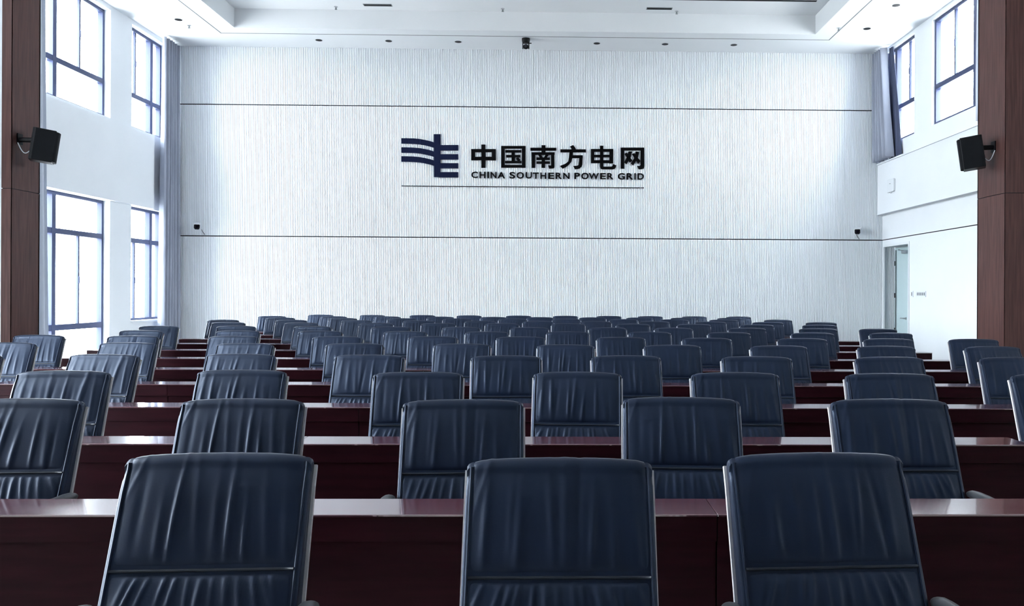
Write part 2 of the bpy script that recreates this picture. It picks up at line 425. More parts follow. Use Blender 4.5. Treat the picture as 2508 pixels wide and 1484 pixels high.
# ------------------------------------------------------------------ curtains
def curtain(name, x, fn, z0, z1, folds, amp, m, label, phase=0.0, group=None, n=None):
    """fn(t, s) -> y at height fraction t (0 bottom, 1 top) and width fraction s"""
    nx, nz = n or folds * 10, 14
    vs = []; fs = []
    for layer in (0, 1):
        for j in range(nz + 1):
            t = j / nz
            for i in range(nx + 1):
                s = i / nx
                a = amp * (1 - .35 * t)
                xx = x + a * math.sin(2 * math.pi * folds * s + phase + .5 * math.sin(3 * t + 9 * s)) + .012 * math.sin(31 * s + 2 * t)
                vs.append((xx + layer * .006, fn(t, s), z0 + (z1 - z0) * t))
    W = nx + 1; P = W * (nz + 1)
    for j in range(nz):
        for i in range(nx):
            a = j * W + i
            fs.append((a, a + 1, a + 1 + W, a + W)); fs.append((P + a, P + a + W, P + a + 1 + W, P + a + 1))
    for j in range(nz):
        for i in (0, nx):
            a = j * W + i; fs.append((a, a + W, P + a + W, P + a))
    for i in range(nx):
        for j in (0, nz):
            a = j * W + i; fs.append((a, P + a, P + a + 1, a + 1))
    mb = MB(); mb.v = vs; mb.f = fs
    o = mb.obj(name, m, smooth=180)
    if label: tag(o, label, 'curtain', group)
    return o
lerp = lambda a, b, t: a + (b - a) * t
curtain('curtain', -7.98, lambda t, s: lerp(lerp(16.02, 16.12, t), 16.80, s), .02, 6.62, 6, .085, M['curtain'],
        'full-height grey curtain gathered in the left back corner of the hall')
curtain('curtain', -7.98, lambda t, s: lerp(11.66, lerp(12.50, 12.38, t), s), .02, 6.62, 7, .055, M['sheer'],
        'pale full-height curtain beside the left wood pillar', 1.0)
rc = curtain('curtain', 6.78, lambda t, s: lerp(lerp(15.95, 16.30, t), 16.82, s), 4.29, 6.62, 5, .085, M['curtain'],
             'short grey curtain in the right back corner, hanging down onto the wall ledge', 2.0)
ln = curtain('lining', 6.905, lambda t, s: lerp(lerp(15.72, 16.17, t), 16.30, s), 4.285, 6.60, 2, .015, M['lining'], None); ln.parent = rc
tag(ln, 'dark lining showing at the open edge')
curtain('curtain', 6.80, lambda t, s: lerp(12.05, 12.66, s), 4.29, 6.62, 5, .05, M['sheer'],
        'short pale curtain at the high right window, beside the wide wood pillar', .5)

# ------------------------------------------------------------------ company sign on the back wall
GLYPHS = [
   [[(-0.994, 0.23), (-0.469, 0.234), (-0.469, 0.169), (-0.994, 0.164)], [(-0.993, 0.065), (-0.468, 0.069), (-0.468, -0.003), (-0.993, -0.007)], [(-0.994, 0.23), (-0.912, 0.231), (-0.911, -0.006), (-0.993, -0.007)], [(-0.554, 0.23), (-0.469, 0.231), (-0.468, -0.007), (-0.553, -0.007)], [(-0.778, 0.327), (-0.692, 0.328), (-0.69, -0.166), (-0.776, -0.167)]] ,
   [[(-0.356, 0.302), (-0.282, 0.303), (-0.28, -0.158), (-0.354, -0.159)], [(0.086, 0.306), (0.162, 0.307), (0.164, -0.158), (0.088, -0.158)], [(-0.356, 0.302), (0.162, 0.307), (0.162, 0.25), (-0.356, 0.246)], [(-0.354, -0.101), (0.164, -0.097), (0.164, -0.154), (-0.354, -0.159)], [(-0.264, 0.216), (0.07, 0.219), (0.071, 0.166), (-0.264, 0.163)], [(-0.249, 0.111), (0.053, 0.114), (0.054, 0.062), (-0.249, 0.059)], [(-0.273, -0.014), (0.08, -0.011), (0.081, -0.063), (-0.272, -0.066)], [(-0.137, 0.217), (-0.063, 0.218), (-0.061, -0.065), (-0.135, -0.065)], [(-0.042, 0.031), (0.006, 0.063), (0.055, 0.014), (0.034, -0.022), (-0.002, -0.011)]] ,
   [[(0.266, 0.269), (0.819, 0.273), (0.819, 0.212), (0.267, 0.207)], [(0.507, 0.325), (0.589, 0.326), (0.59, 0.17), (0.508, 0.169)], [(0.294, 0.173), (0.787, 0.177), (0.787, 0.122), (0.294, 0.118)], [(0.294, 0.173), (0.372, 0.174), (0.374, -0.158), (0.296, -0.158)], [(0.707, 0.171), (0.781, 0.172), (0.782, -0.14), (0.709, -0.14)], [(0.646, -0.105), (0.782, -0.104), (0.782, -0.149), (0.753, -0.166), (0.669, -0.173)], [(0.398, 0.065), (0.684, 0.067), (0.684, 0.013), (0.398, 0.01)], [(0.399, -0.022), (0.684, -0.019), (0.685, -0.069), (0.399, -0.071)], [(0.508, 0.066), (0.58, 0.066), (0.581, -0.156), (0.509, -0.156)], [(0.435, 0.119), (0.498, 0.12), (0.532, 0.062), (0.467, 0.06)], [(0.589, 0.121), (0.653, 0.116), (0.622, 0.06), (0.558, 0.062)]] ,
   [[(1.111, 0.302), (1.18, 0.335), (1.234, 0.26), (1.236, 0.232), (1.154, 0.231), (1.142, 0.267)], [(0.904, 0.24), (1.455, 0.245), (1.456, 0.183), (0.904, 0.178)], [(1.098, 0.182), (1.174, 0.183), (1.168, 0.087), (1.147, -0.013), (1.103, -0.073), (1.075, -0.018), (1.088, 0.07)], [(1.075, -0.018), (1.103, -0.073), (1.04, -0.13), (0.956, -0.172), (0.9, -0.113), (0.984, -0.082), (1.039, -0.05)], [(1.15, 0.117), (1.386, 0.119), (1.387, 0.059), (1.151, 0.057)], [(1.311, 0.059), (1.385, 0.119), (1.377, -0.087), (1.36, -0.131), (1.295, -0.096)], [(1.295, -0.092), (1.362, -0.127), (1.312, -0.166), (1.272, -0.176), (1.216, -0.179), (1.184, -0.111), (1.259, -0.108)], [(1.311, 0.059), (1.386, 0.081), (1.377, -0.087), (1.295, -0.092)]] ,
   [[(1.558, 0.254), (2.034, 0.258), (2.034, 0.198), (1.558, 0.194)], [(1.558, 0.254), (1.632, 0.255), (1.633, -0.045), (1.559, -0.045)], [(1.955, 0.258), (2.034, 0.258), (2.035, -0.05), (1.957, -0.05)], [(1.558, 0.13), (2.034, 0.134), (2.035, 0.081), (1.558, 0.077)], [(1.559, 0.014), (2.035, 0.018), (2.035, -0.043), (1.559, -0.047)], [(1.751, 0.326), (1.825, 0.326), (1.828, -0.123), (1.753, -0.124)], [(1.753, -0.116), (1.84, -0.12), (2.008, -0.118), (2.072, -0.161), (2.032, -0.176), (1.8, -0.176), (1.764, -0.16)], [(2.0, -0.119), (2.024, -0.102), (2.031, -0.064), (2.102, -0.089), (2.096, -0.133), (2.064, -0.165)]] ,
   [[(2.196, 0.289), (2.272, 0.29), (2.274, -0.16), (2.199, -0.16)], [(2.196, 0.289), (2.699, 0.294), (2.699, 0.232), (2.197, 0.228)], [(2.623, 0.293), (2.699, 0.294), (2.701, -0.124), (2.625, -0.125)], [(2.553, -0.1), (2.601, -0.102), (2.625, -0.077), (2.701, -0.076), (2.693, -0.152), (2.633, -0.169), (2.577, -0.167)], [(2.279, 0.157), (2.328, 0.183), (2.448, 0.01), (2.392, -0.027)], [(2.363, 0.211), (2.439, 0.208), (2.411, 0.082), (2.324, -0.063), (2.273, -0.024), (2.323, 0.081)], [(2.437, 0.154), (2.485, 0.174), (2.62, 0.003), (2.572, -0.055)], [(2.519, 0.207), (2.591, 0.203), (2.566, 0.067), (2.464, -0.09), (2.412, -0.05), (2.486, 0.066)]] ,
]
EMBLEM = [[(-2.476, 0.448), (-2.358, 0.447), (-2.207, 0.444), (-2.093, 0.435), (-1.979, 0.416), (-1.866, 0.391), (-1.778, 0.364), (-1.778, 0.25), (-1.865, 0.277), (-1.979, 0.302), (-2.093, 0.321), (-2.206, 0.33), (-2.358, 0.333), (-2.475, 0.334)], [(-2.475, 0.254), (-2.357, 0.254), (-2.206, 0.25), (-2.092, 0.241), (-1.978, 0.222), (-1.865, 0.197), (-1.777, 0.17), (-1.777, 0.056), (-1.864, 0.083), (-1.978, 0.108), (-2.092, 0.127), (-2.205, 0.136), (-2.357, 0.14), (-2.474, 0.14)], [(-2.474, 0.064), (-2.356, 0.064), (-2.205, 0.06), (-2.091, 0.051), (-1.978, 0.032), (-1.864, 0.007), (-1.776, -0.02), (-1.776, -0.134), (-1.863, -0.107), (-1.977, -0.082), (-2.091, -0.063), (-2.204, -0.054), (-2.356, -0.05), (-2.473, -0.05)], [(-1.785, 0.539), (-1.647, 0.54), (-1.642, -0.372), (-1.78, -0.373)], [(-1.676, 0.308), (-1.268, 0.312), (-1.267, 0.198), (-1.675, 0.194)], [(-1.675, 0.114), (-1.267, 0.118), (-1.266, 0.006), (-1.674, 0.002)], [(-1.674, -0.076), (-1.266, -0.073), (-1.265, -0.183), (-1.673, -0.186)], [(-1.673, -0.266), (-1.265, -0.263), (-1.264, -0.375), (-1.672, -0.378)]]
LETTERS = [('C', -0.987, -0.386, -0.849, -0.249), ('H', -0.812, -0.386, -0.686, -0.249), ('I', -0.645, -0.384, -0.614, -0.249), ('N', -0.577, -0.386, -0.451, -0.25), ('A', -0.43, -0.387, -0.268, -0.251), ('S', -0.179, -0.389, -0.052, -0.25), ('O', -0.024, -0.39, 0.131, -0.251), ('U', 0.171, -0.387, 0.302, -0.249), ('T', 0.323, -0.389, 0.45, -0.258), ('H', 0.483, -0.39, 0.606, -0.257), ('E', 0.65, -0.39, 0.777, -0.258), ('R', 0.809, -0.391, 0.941, -0.257), ('N', 0.969, -0.39, 1.104, -0.257), ('P', 1.209, -0.39, 1.328, -0.257), ('O', 1.357, -0.392, 1.512, -0.255), ('W', 1.517, -0.391, 1.732, -0.258), ('E', 1.757, -0.389, 1.88, -0.259), ('R', 1.909, -0.391, 2.044, -0.257), ('G', 2.137, -0.394, 2.287, -0.256), ('R', 2.326, -0.393, 2.465, -0.256), ('I', 2.494, -0.392, 2.521, -0.255), ('D', 2.562, -0.391, 2.694, -0.256)]
RULE_ENDS = (-2.468, -0.568 ), (2.696, -0.563)
sg = empty('company_sign', (-.85, BACK - .03, 4.3))
tag(sg, 'company sign on the fluted back wall: navy emblem, six large characters and an English name', 'sign')
mb = MB()
for k, p in enumerate(EMBLEM): mb.prism_xz(p, -.028 - .0004 * k, 0)
tag(mb.obj('emblem', M['emblem'], sg), 'navy blue emblem of waves and bars')
for g in GLYPHS:
    mb = MB()
    for k, p in enumerate(g): mb.prism_xz(p, -.024 - .0004 * k, 0)
    mb.obj('character', M['sign_black'], sg)
dg = None
cache = {}
for ch, x0, z0, x1, z1 in LETTERS:
    if ch not in cache:
        cu = bpy.data.curves.new('letter', 'FONT'); cu.body = ch; cu.size = 1; cu.offset = .022; cu.extrude = .01; cu.resolution_u = 4
        o = bpy.data.objects.new('letter', cu); COL.objects.link(o)
        dg = bpy.context.evaluated_depsgraph_get(); dg.update()
        cache[ch] = bpy.data.meshes.new_from_object(o.evaluated_get(dg))
        bpy.data.objects.remove(o); bpy.data.curves.remove(cu)
    src = cache[ch]
    xs = [v.co.x for v in src.vertices]; ysv = [v.co.y for v in src.vertices]; zs = [v.co.z for v in src.vertices]
    me = src.copy(); me.name = 'letter'
    ax, bx_, ay, by = min(xs), max(xs), min(ysv), max(ysv)
    for v in me.vertices:
        c = v.co.copy()
        v.co = (x0 + (c.x - ax) / (bx_ - ax) * (x1 - x0), -.012 - c.z, z0 + (c.y - ay) / (by - ay) * (z1 - z0))
    me.materials.clear(); me.materials.append(M['sign_black'])
    put('letter', me, sg)
for me in cache.values(): bpy.data.meshes.remove(me)
MB().box(-2.468, 2.696, -.018, 0, -.573, -.559).obj('underline', M['sign_black'], sg)

# ------------------------------------------------------------------ ceiling fittings
ring = MB(); N_ = 20
ring.lathe([(.062, 0), (.080, -.004), (.080, 0.0)], (0, 0, 0), n=N_)
ring_me = ring.mesh('trim_ring', M['white_plastic'], 40)
cup_me = MB().lathe([(.066, -.0045), (.068, -.006), (.0665, -.0062), (.03, -.0052)], (0, 0, 0), n=N_).mesh('reflector', M['black'], 40)
lamps = [(-4.93, 16.37), (-3.50, 16.37), (-2.07, 16.37), (.80, 16.37), (2.22, 16.37), (3.655, 16.37), (-7.256, 15.23), (6.02, 15.28), (6.05, 14.03)]
names = ['leftmost recessed downlight in the ceiling row along the back wall', 'second recessed downlight from the left in the back ceiling row',
         'recessed downlight just left of the hanging black camera, back ceiling row', 'recessed downlight just right of the hanging black camera, back ceiling row',
         'second recessed downlight from the right in the back ceiling row', 'rightmost recessed downlight in the ceiling row along the back wall',
         'recessed downlight alone on the left ceiling strip above the windows', 'recessed downlight on the right ceiling strip, nearer the back corner',
         'recessed downlight on the right ceiling strip, nearer the viewer']
for (x, y), lb in zip(lamps, names):
    d = empty('downlight', (x, y, CEIL)); tag(d, lb + ', unlit', 'ceiling light', 'recessed downlights')
    put('trim_ring', ring_me, d); put('reflector', cup_me, d)
# sprinkler heads
spk = [(-4.34, 15.50, TZ, 'leftmost small sprinkler head under the raised ceiling tray, left of the left vent'), (-1.09, 15.50, TZ, 'middle small sprinkler head under the raised ceiling tray'),
       (2.33, 15.52, TZ, 'small sprinkler head under the raised ceiling tray, right of the right vent'), (-7.2, 15.55, CEIL, 'small sprinkler head on the left ceiling strip by the downlight'),
       (5.45, 15.25, CEIL, 'small sprinkler head on the right ceiling strip beside the tray edge')]
e1 = MB().lathe([(.036, 0), (.034, -.010), (.014, -.012)], (0, 0, 0), n=14).mesh('escutcheon', M['steel'], 40)
e2 = MB().lathe([(.010, -.012), (.010, -.05), (.006, -.052)], (0, 0, 0), n=8).box(-.022, .022, -.004, .004, -.062, -.056).box(-.018, -.012, -.003, .003, -.058, -.03).box(.012, .018, -.003, .003, -.058, -.03).mesh('head', M['vent'], 40)
for x, y, z, lb in spk:
    d = empty('sprinkler', (x, y, z)); tag(d, lb, 'sprinkler', 'sprinkler heads'); put('escutcheon', e1, d); put('head', e2, d)
# slot vents
for x0, x1, lb in ((-3.765, -3.24, 'left slot vent in the raised ceiling tray'), (1.73, 2.21, 'right slot vent in the raised ceiling tray')):
    d = empty('air_vent', ((x0 + x1) / 2, 15.38, TZ)); h = (x1 - x0) / 2
    tag(d, lb + ', a narrow dark strip', 'air vent', 'slot vents')
    MB().box(-h - .012, h + .012, -.055, -.045, -.008, 0).box(-h - .012, h + .012, .045, .055, -.008, 0).box(-h - .012, -h, -.045, .045, -.008, 0).box(h, h + .012, -.045, .045, -.008, 0).obj('frame', M['vent'], d)
    for q in range(3):
        MB().box(-h, h, -.036 + q * .03, -.024 + q * .03, -.006, 0).obj('blade', M['groove'], d)
# hanging pan and tilt camera
p = empty('hanging_camera', (-.66, 16.13, CEIL)); tag(p, 'black pan-tilt camera hanging from the ceiling above the sign', 'security camera')
MB().lathe([(.084, 0), (.084, -.02), (.080, -.055), (.072, -.085), (.066, -.092)], (0, 0, 0), n=24).obj('mount', M['black'], p, 40)
MB().prism_yz([(-.04, -.088), (.04, -.088), (.034, -.20), (.0, -.215), (-.034, -.20)], -.070, -.052).prism_yz([(-.04, -.088), (.04, -.088), (.034, -.20), (0, -.215), (-.034, -.20)], .052, .070).obj('yoke', M['black'], p)
hd = MB().lathe([(.01, -.052), (.035, -.046), (.048, -.02), (.048, .02), (.035, .046), (.01, .052)], (0, 0, -.165), 'X', 20).obj('camera_head', M['black'], p, 40)
MB().lathe([(.030, -.062), (.030, -.03)], (0, 0, -.165), 'Y', 18).obj('lens', M['dark_lens'], hd)
MB().box(.055, .115, -.012, .012, -.100, -.086).obj('cable_stub', M['black'], p)

# bullet cameras on the back wall
def bullet(loc, yaw, label):
    o = empty('security_camera', loc); tag(o, label, 'security camera', 'white bullet cameras on the back wall')
    y = loc[1]; back = BACK - .03 - y
    MB().lathe([(.038, back - .012), (.038, back)], (0, 0, -.045), 'Y', 18).obj('mount_plate', M['white_plastic'], o)
    MB().tube([(0, back - .01, -.045), (0, .06, -.05), (0, .01, -.035), (0, 0, -.02)], .014, 10).obj('bracket', M['white_plastic'], o)
    rot = Matrix.Rotation(R(yaw), 4, 'Z') @ Matrix.Rotation(R(12), 4, 'X')
    def rt(m): m.v = [tuple(rot @ (Vector(q) * 1.35)) for q in m.v]; return m
    b = MB(); pr = [(-.045, -.02), (-.03, -.045), (.03, -.045), (.045, -.02), (.045, .03), (.036, .042), (-.036, .042), (-.045, .03)]
    n = len(pr); b.add([(a, -.09, c) for a, c in pr] + [(a, .09, c) for a, c in pr], [tuple(range(n)), tuple(range(2 * n - 1, n - 1, -1))] + [(i, i + n, (i + 1) % n + n, (i + 1) % n) for i in range(n)])
    body = rt(b).obj('housing', M['white_plastic'], o)
    v = MB(); v.box(-.052, .052, -.115, .09, .042, .050); rt(v).obj('sun_shield', M['white_plastic'], body)
    f = MB(); pr2 = [(a * .9, c * .9) for a, c in pr]
    f.add([(a, -.094, c) for a, c in pr2] + [(a, -.09, c) for a, c in pr2], [tuple(range(n)), tuple(range(2 * n - 1, n - 1, -1))] + [(i, i + n, (i + 1) % n + n, (i + 1) % n) for i in range(n)])
    rt(f).obj('faceplate', M['black'], body)
    rt(MB().lathe([(.02, -.098), (.02, -.094)], (0, 0, 0), 'Y', 14)).obj('lens', M['dark_lens'], body)
    c = MB().tube([(.03, back - .005, -.05), (.05, back - .004, -.10), (.10, back - .004, -.165)], .005, 6).obj('cable', M['black'], o)
    return o
bullet((-7.56, 16.70, 2.84), 28, 'small white security camera with black face at the left end of the back wall')
bullet((6.40, 16.70, 2.83), -24, 'small white security camera with black face at the right end of the back wall')

# access point on the right wall
a = empty('wireless_access_point', (6.89, 16.13, 3.72)); tag(a, 'white rounded wireless unit high on the right wall above the door', 'access point')
pts = []
for (cy, cz, s0) in ((.13, .10, 0), (-.13, .10, 90), (-.13, -.10, 180), (.13, -.10, 270)):
    for k in range(5):
        t = R(s0 + k * 22.5); pts.append((cy + .035 * math.cos(t), cz + .035 * math.sin(t)))
MB().prism_yz(pts, -.045, 0).obj('housing', M['white_plastic'], a, bevel=.012)
MB().box(-.047, -.045, -.03, .03, .035, .045).obj('logo_mark', M['vent'], a)
MB().lathe([(.012, -.02), (.012, .02)], (-.03, 0, -.145), n=10).obj('cable_gland', M['white_plastic'], a)

# wall switches
a = empty('switch_panel', (RX, 15.04, 1.49)); tag(a, 'long white wall plate with five dark switches, right of the side door', 'light switch')
MB().box(-.012, 0, -.20, .20, -.055, .055).obj('plate', M['white_plastic'], a)
for k in range(5): MB().box(-.017, -.012, -.165 + k * .07, -.135 + k * .07, -.028, .028).obj('rocker', M['vent'], a)
a = empty('switch_panel', (RX, 15.42, 1.49)); tag(a, 'small single wall switch between the side door and the long switch plate', 'light switch')
MB().box(-.012, 0, -.045, .045, -.06, .06).obj('plate', M['white_plastic'], a)
MB().box(-.017, -.012, -.010, .010, -.035, .035).obj('rocker', M['vent'], a)

# ------------------------------------------------------------------ desks
DESK_Y = [2.53, 3.71, 4.89, 6.08, 7.25, 8.42, 9.60, 10.78, 11.92, 13.02, 14.00, 14.95]
SEAMS = [-5.65, -4.31, -2.97, -1.22, .52, 2.26, 3.44, 4.61]
SEAMS_FAR = [-5.42, -4.31, -2.97, -1.22, .52, 2.26, 3.44, 4.25]
ORD = ['first', 'second', 'third', 'fourth', 'fifth', 'sixth', 'seventh', 'eighth', 'ninth', 'tenth', 'eleventh', 'twelfth', 'thirteenth']
def place(i, n):
    if i == 0: return 'leftmost'
    if i == n - 1: return 'rightmost'
    if i < n / 2: return ORD[i] + ' from the left'
    return ORD[n - 1 - i] + ' from the right'
desk_cache = {}
def desk_meshes(L):
    key = round(L, 3)
    if key in desk_cache: return desk_cache[key]
    h = L / 2 - .0006
    d = {}
    d['desktop'] = MB().box(-h, h, 0, .197, .752, .760)
    d['fascia'] = MB().box(-h + .001, h - .001, .005, .034, .672, .7515)
    d['front_panel'] = MB().box(-h + .002, h - .002, .017, .036, .03, .669)
    d['worktop'] = MB().box(-h + .02, h - .02, .197, .225, .690, .712)
    d['inner_board'] = MB().box(-h + .02, h - .02, .180, .196, .60, .751)
    r = {}
    for k, mb in d.items(): r[k] = mb.mesh(k, M['desk_top'] if k in ('desktop', 'worktop') else M['mahogany'])
    r['l'] = MB().box(-h, -h + .022, .036, .180, 0, .7505).mesh('side_panel', M['mahogany'])
    r['r'] = MB().box(h - .022, h, .036, .180, 0, .7505).mesh('side_panel', M['mahogany'])
    desk_cache[key] = r
    return r
def u_of(x, y):      # rough horizontal picture position, only used to skip desks the picture shows nothing of
    return 1403 + 1934 * (x - .02 * y) / y
for n, y in enumerate(DESK_Y):
    seams = SEAMS if n < 9 else SEAMS_FAR
    segs = [(a, b) for a, b in zip(seams, seams[1:]) if u_of(b, y) > 8 and u_of(a, y) < 2500]
    for i, (a, b) in enumerate(segs):
        o = empty('desk', ((a + b) / 2, y, 0))
        tag(o, 'dark mahogany desk, %s, %s row of desks from the front' % (place(i, len(segs)), ORD[n]), 'desk', 'conference desks')
        for k, me in desk_meshes(b - a).items():
            q = put(me.name.split('.')[0], me, o)
            if k == 'desktop': q.modifiers.new('bevel', 'BEVEL').width = .002

# ------------------------------------------------------------------ chairs
WL = .250                      # half width of the leather back
LEAN = .34
def rear(z):                   # y of the rear surface of the back at height z
    return -LEAN * (1.0 - z) + (.10 * (z - .93) ** 1 if z > .93 else 0)
def front_path(n):             # points (y, z) and outward normals along the front of the back, bottom to over the top
    pts = []
    for k in range(n + 1):
        t = k / n
        if t < .90:
            z = .47 + (.985 - .47) * (t / .90)
            th = .068 - .026 * max(0, (z - .62) / .37)
            pts.append((rear(z) - th, z))
        else:
            a = (t - .90) / .10 * R(165)
            c = (rear(.985) - .021, .985)
            pts.append((c[0] - .021 * math.cos(a), c[1] + .030 * math.sin(a)))
    return pts
def backrest_mesh():
    P = front_path(40)
    rr = [(rear(z), z) for z in (.95, .85, .75, .65, .55, .47)]
    loop = P + rr
    xs = [-WL, -WL + .004, -WL + .012, -.21, -.15, -.08, 0, .08, .15, .21, WL - .012, WL - .004, WL]
    vs = []; fs = []; n = len(loop)
    for x in xs:
        e = abs(x) / WL
        ins = .006 if e > .995 else (.002 if e > .98 else 0)
        for k, (y, z) in enumerate(loop):
            top = max(0, (z - .90) / .115)
            dz = -.006 * e * e * top - (ins * 1.2 if z > .97 else 0) - (.003 * max(0, (e - .93) / .07) ** 2 * top)
            yy = y + (ins if k < len(P) - 4 else -ins * .5)
            vs.append((x, yy, z + dz))
    m = len(xs)
    for i in range(m - 1):
        for k in range(n):
            k2 = (k + 1) % n
            fs.append((i * n + k, (i + 1) * n + k, (i + 1) * n + k2, i * n + k2))
    fs.append(tuple(range(n))); fs.append(tuple(range(m * n - 1, (m - 1) * n - 1, -1)))
    mb = MB(); mb.add(vs, fs)
    for sx in (-1, 1):          # raised piping beside the cushions
        tp = []
        for (y, z) in P[2:38]:
            top = max(0, (z - .90) / .115)
            tp.append((sx * .2385, y - .001, z - .006 * .88 * top))
        mb.tube(tp, .0035, 6)
    return mb.mesh('backrest', M['leather'], 35)
def cushion_mesh(name, z0, z1, seed, upper):
    rnd = random.Random(seed)
    P = front_path(200)
    P = [p for k, p in enumerate(P) if p[1] >= z0 and (k <= 180 or upper)]
    if not upper: P = [p for p in P if p[1] <= z1]
    if upper: P = P[:len(P) - 4]
    acc = [0]
    for a, b in zip(P, P[1:]): acc.append(acc[-1] + math.hypot(b[0] - a[0], b[1] - a[1]))
    tot = acc[-1]; NV = 40 if upper else 34; NU = 84; H = .234
    def at_(v):
        d = v * tot; k = 0
        while k < len(acc) - 2 and acc[k + 1] < d: k += 1
        f = (d - acc[k]) / max(1e-9, acc[k + 1] - acc[k])
        y = P[k][0] * (1 - f) + P[k + 1][0] * f; z = P[k][1] * (1 - f) + P[k + 1][1] * f
        k0, k1 = max(0, k - 4), min(len(P) - 1, k + 5)
        ty, tz = P[k1][0] - P[k0][0], P[k1][1] - P[k0][1]; l = math.hypot(ty, tz)
        return y, z, -tz / l, ty / l
    ridges = []
    if upper:
        for k in range(9):
            x0 = -.18 + k * .046 + rnd.uniform(-.014, .014)
            ridges.append((x0, rnd.uniform(-.035, .035), rnd.uniform(.006, .013), rnd.uniform(.0028, .0070) * rnd.choice((1, 1, -.8)), rnd.uniform(.12, .5), rnd.uniform(.30, .5)))
        for k in range(5):      # diagonal pulls from the upper corners
            s = -1 if k < 3 else 1
            ridges.append((s * (.225 - .022 * (k % 3)), -s * rnd.uniform(.05, .13), rnd.uniform(.006, .010), rnd.uniform(.002, .0042), rnd.uniform(.45, .7), .28))
    else:
        for k in range(15):
            x0 = -.20 + k * .0286 + rnd.uniform(-.008, .008)
            ridges.append((x0 * 1.08, -x0 * rnd.uniform(.35, .75) + rnd.uniform(-.02, .02), rnd.uniform(.005, .009), rnd.uniform(.0032, .0068), rnd.uniform(.70, .95), rnd.uniform(.25, .45)))
    vs = []; fs = []
    for j in range(NV + 1):
        v = j / NV
        y, z, ny, nz = at_(v)
        for i in range(NU + 1):
            u = -1 + 2 * i / NU; x = u * H
            eu = (1 - abs(u) ** 7) ; ev = 1 - abs(2 * v - 1) ** (9 if upper else 7)
            if upper and v > .5: ev = 1 - (2 * v - 1) ** 12
            env = max(0, eu) ** .6 * max(0, ev) ** .6
            off = -.003 + .011 * env + (.007 * (1 - u * u) * math.sin(math.pi * min(1, v * .95)))*env
            for (x0, sl, wd, am, vc, vw) in ridges:
                xc = x0 + sl * (v - (1 if upper else 1)) * (1 if upper else 1)
                g = ((x - xc) / wd)
                if abs(g) < 3.2:
                    hv = math.exp(-((v - vc) / vw) ** 2)
                    off += am * math.exp(-g * g) * hv * env
            top = max(0, (z - .90) / .115); e = abs(x) / WL
            vs.append((x, y + ny * off, z + nz * off - .006 * e * e * top))
    W = NU + 1
    for j in range(NV):
        for i in range(NU):
            a = j * W + i; fs.append((a, a + 1, a + 1 + W, a + W))
    mb = MB(); mb.add(vs, fs)
    return mb.mesh(name, M['leather'], 180)
SEAM = .742
body_me = backrest_mesh()
upper_mes = [cushion_mesh('upper_cushion', SEAM + .006, 1.1, 11 + s, True) for s in range(5)]
lower_mes = [cushion_mesh('lumbar_cushion', .49, SEAM - .006, 31 + s, False) for s in range(4)]
# seam strip between the cushions (a narrow raised band)
def seam_mesh():
    mb = MB(); y = rear(SEAM) - (.068 - .026 * (SEAM - .62) / .37)
    pts = [(-.235 + .470 * k / 16, y - .0035, SEAM) for k in range(17)]
    mb.tube(pts, .0042, 8)
    return mb.mesh('seam_band', M['piping'], 180)
seam_me = seam_mesh()
def seat_mesh():
    mb = MB(); nx, ny = 14, 14; vs = []; fs = []
    for j in range(ny + 1):
        v = j / ny
        for i in range(nx + 1):
            u = -1 + 2 * i / nx
            e = (1 - abs(u) ** 6) * (1 - abs(2 * v - 1) ** 8)
            x = u * .24; y = -.20 - .365 * v
            z = .43 + .055 * max(0, e) ** .5 - .03 * max(0, v - .7) ** 1.2
            vs.append((x, y, z))
    W = nx + 1; B0 = W * (ny + 1)
    vs += [(x, y, .40) for x, y, z in vs]
    for j in range(ny):
        for i in range(nx):
            a = j * W + i; fs.append((a, a + W, a + 1 + W, a + 1)); fs.append((B0 + a, B0 + a + 1, B0 + a + 1 + W, B0 + a + W))
    for i in range(nx):
        a = i; fs.append((a, a + 1, B0 + a + 1, B0 + a)); a = ny * W + i; fs.append((a, B0 + a, B0 + a + 1, a + 1))
    for j in range(ny):
        a = j * W; fs.append((a, B0 + a, B0 + a + W, a + W)); a = j * W + nx; fs.append((a, a + W, B0 + a + W, B0 + a))
    mb.add(vs, fs); return mb.mesh('seat', M['leather'], 50)
seat_me = seat_mesh()
def side_frame_mesh(s):
    p = [(rear(z) - .001, z) for z in (.982, .97, .93, .88, .80, .72, .64, .56, .50)]
    p += [(-.19, .44), (-.23, .40), (-.30, .385), (-.49, .385), (-.54, .375), (-.562, .34), (-.572, .10), (-.566, .04), (-.535, .014), (-.48, .013), (-.08, .013)]
    a, b = sorted((s * .2480, s * .2580))
    return MB().bar_yz(p, a, b, .012).mesh('side_frame', M['chrome'], 30)
def arm_mesh(s):
    zb = .555
    p = [(rear(zb) + .0, zb), (rear(zb) - .03, .597), (rear(zb) - .06, .620), (-.25, .628), (-.41, .628), (-.45, .616), (-.472, .58), (-.48, .50), (-.485, .40)]
    a, b = sorted((s * .2665, s * .2785))
    return MB().bar_yz(p, a, b, .016).mesh('armrest', M['chrome'], 30)
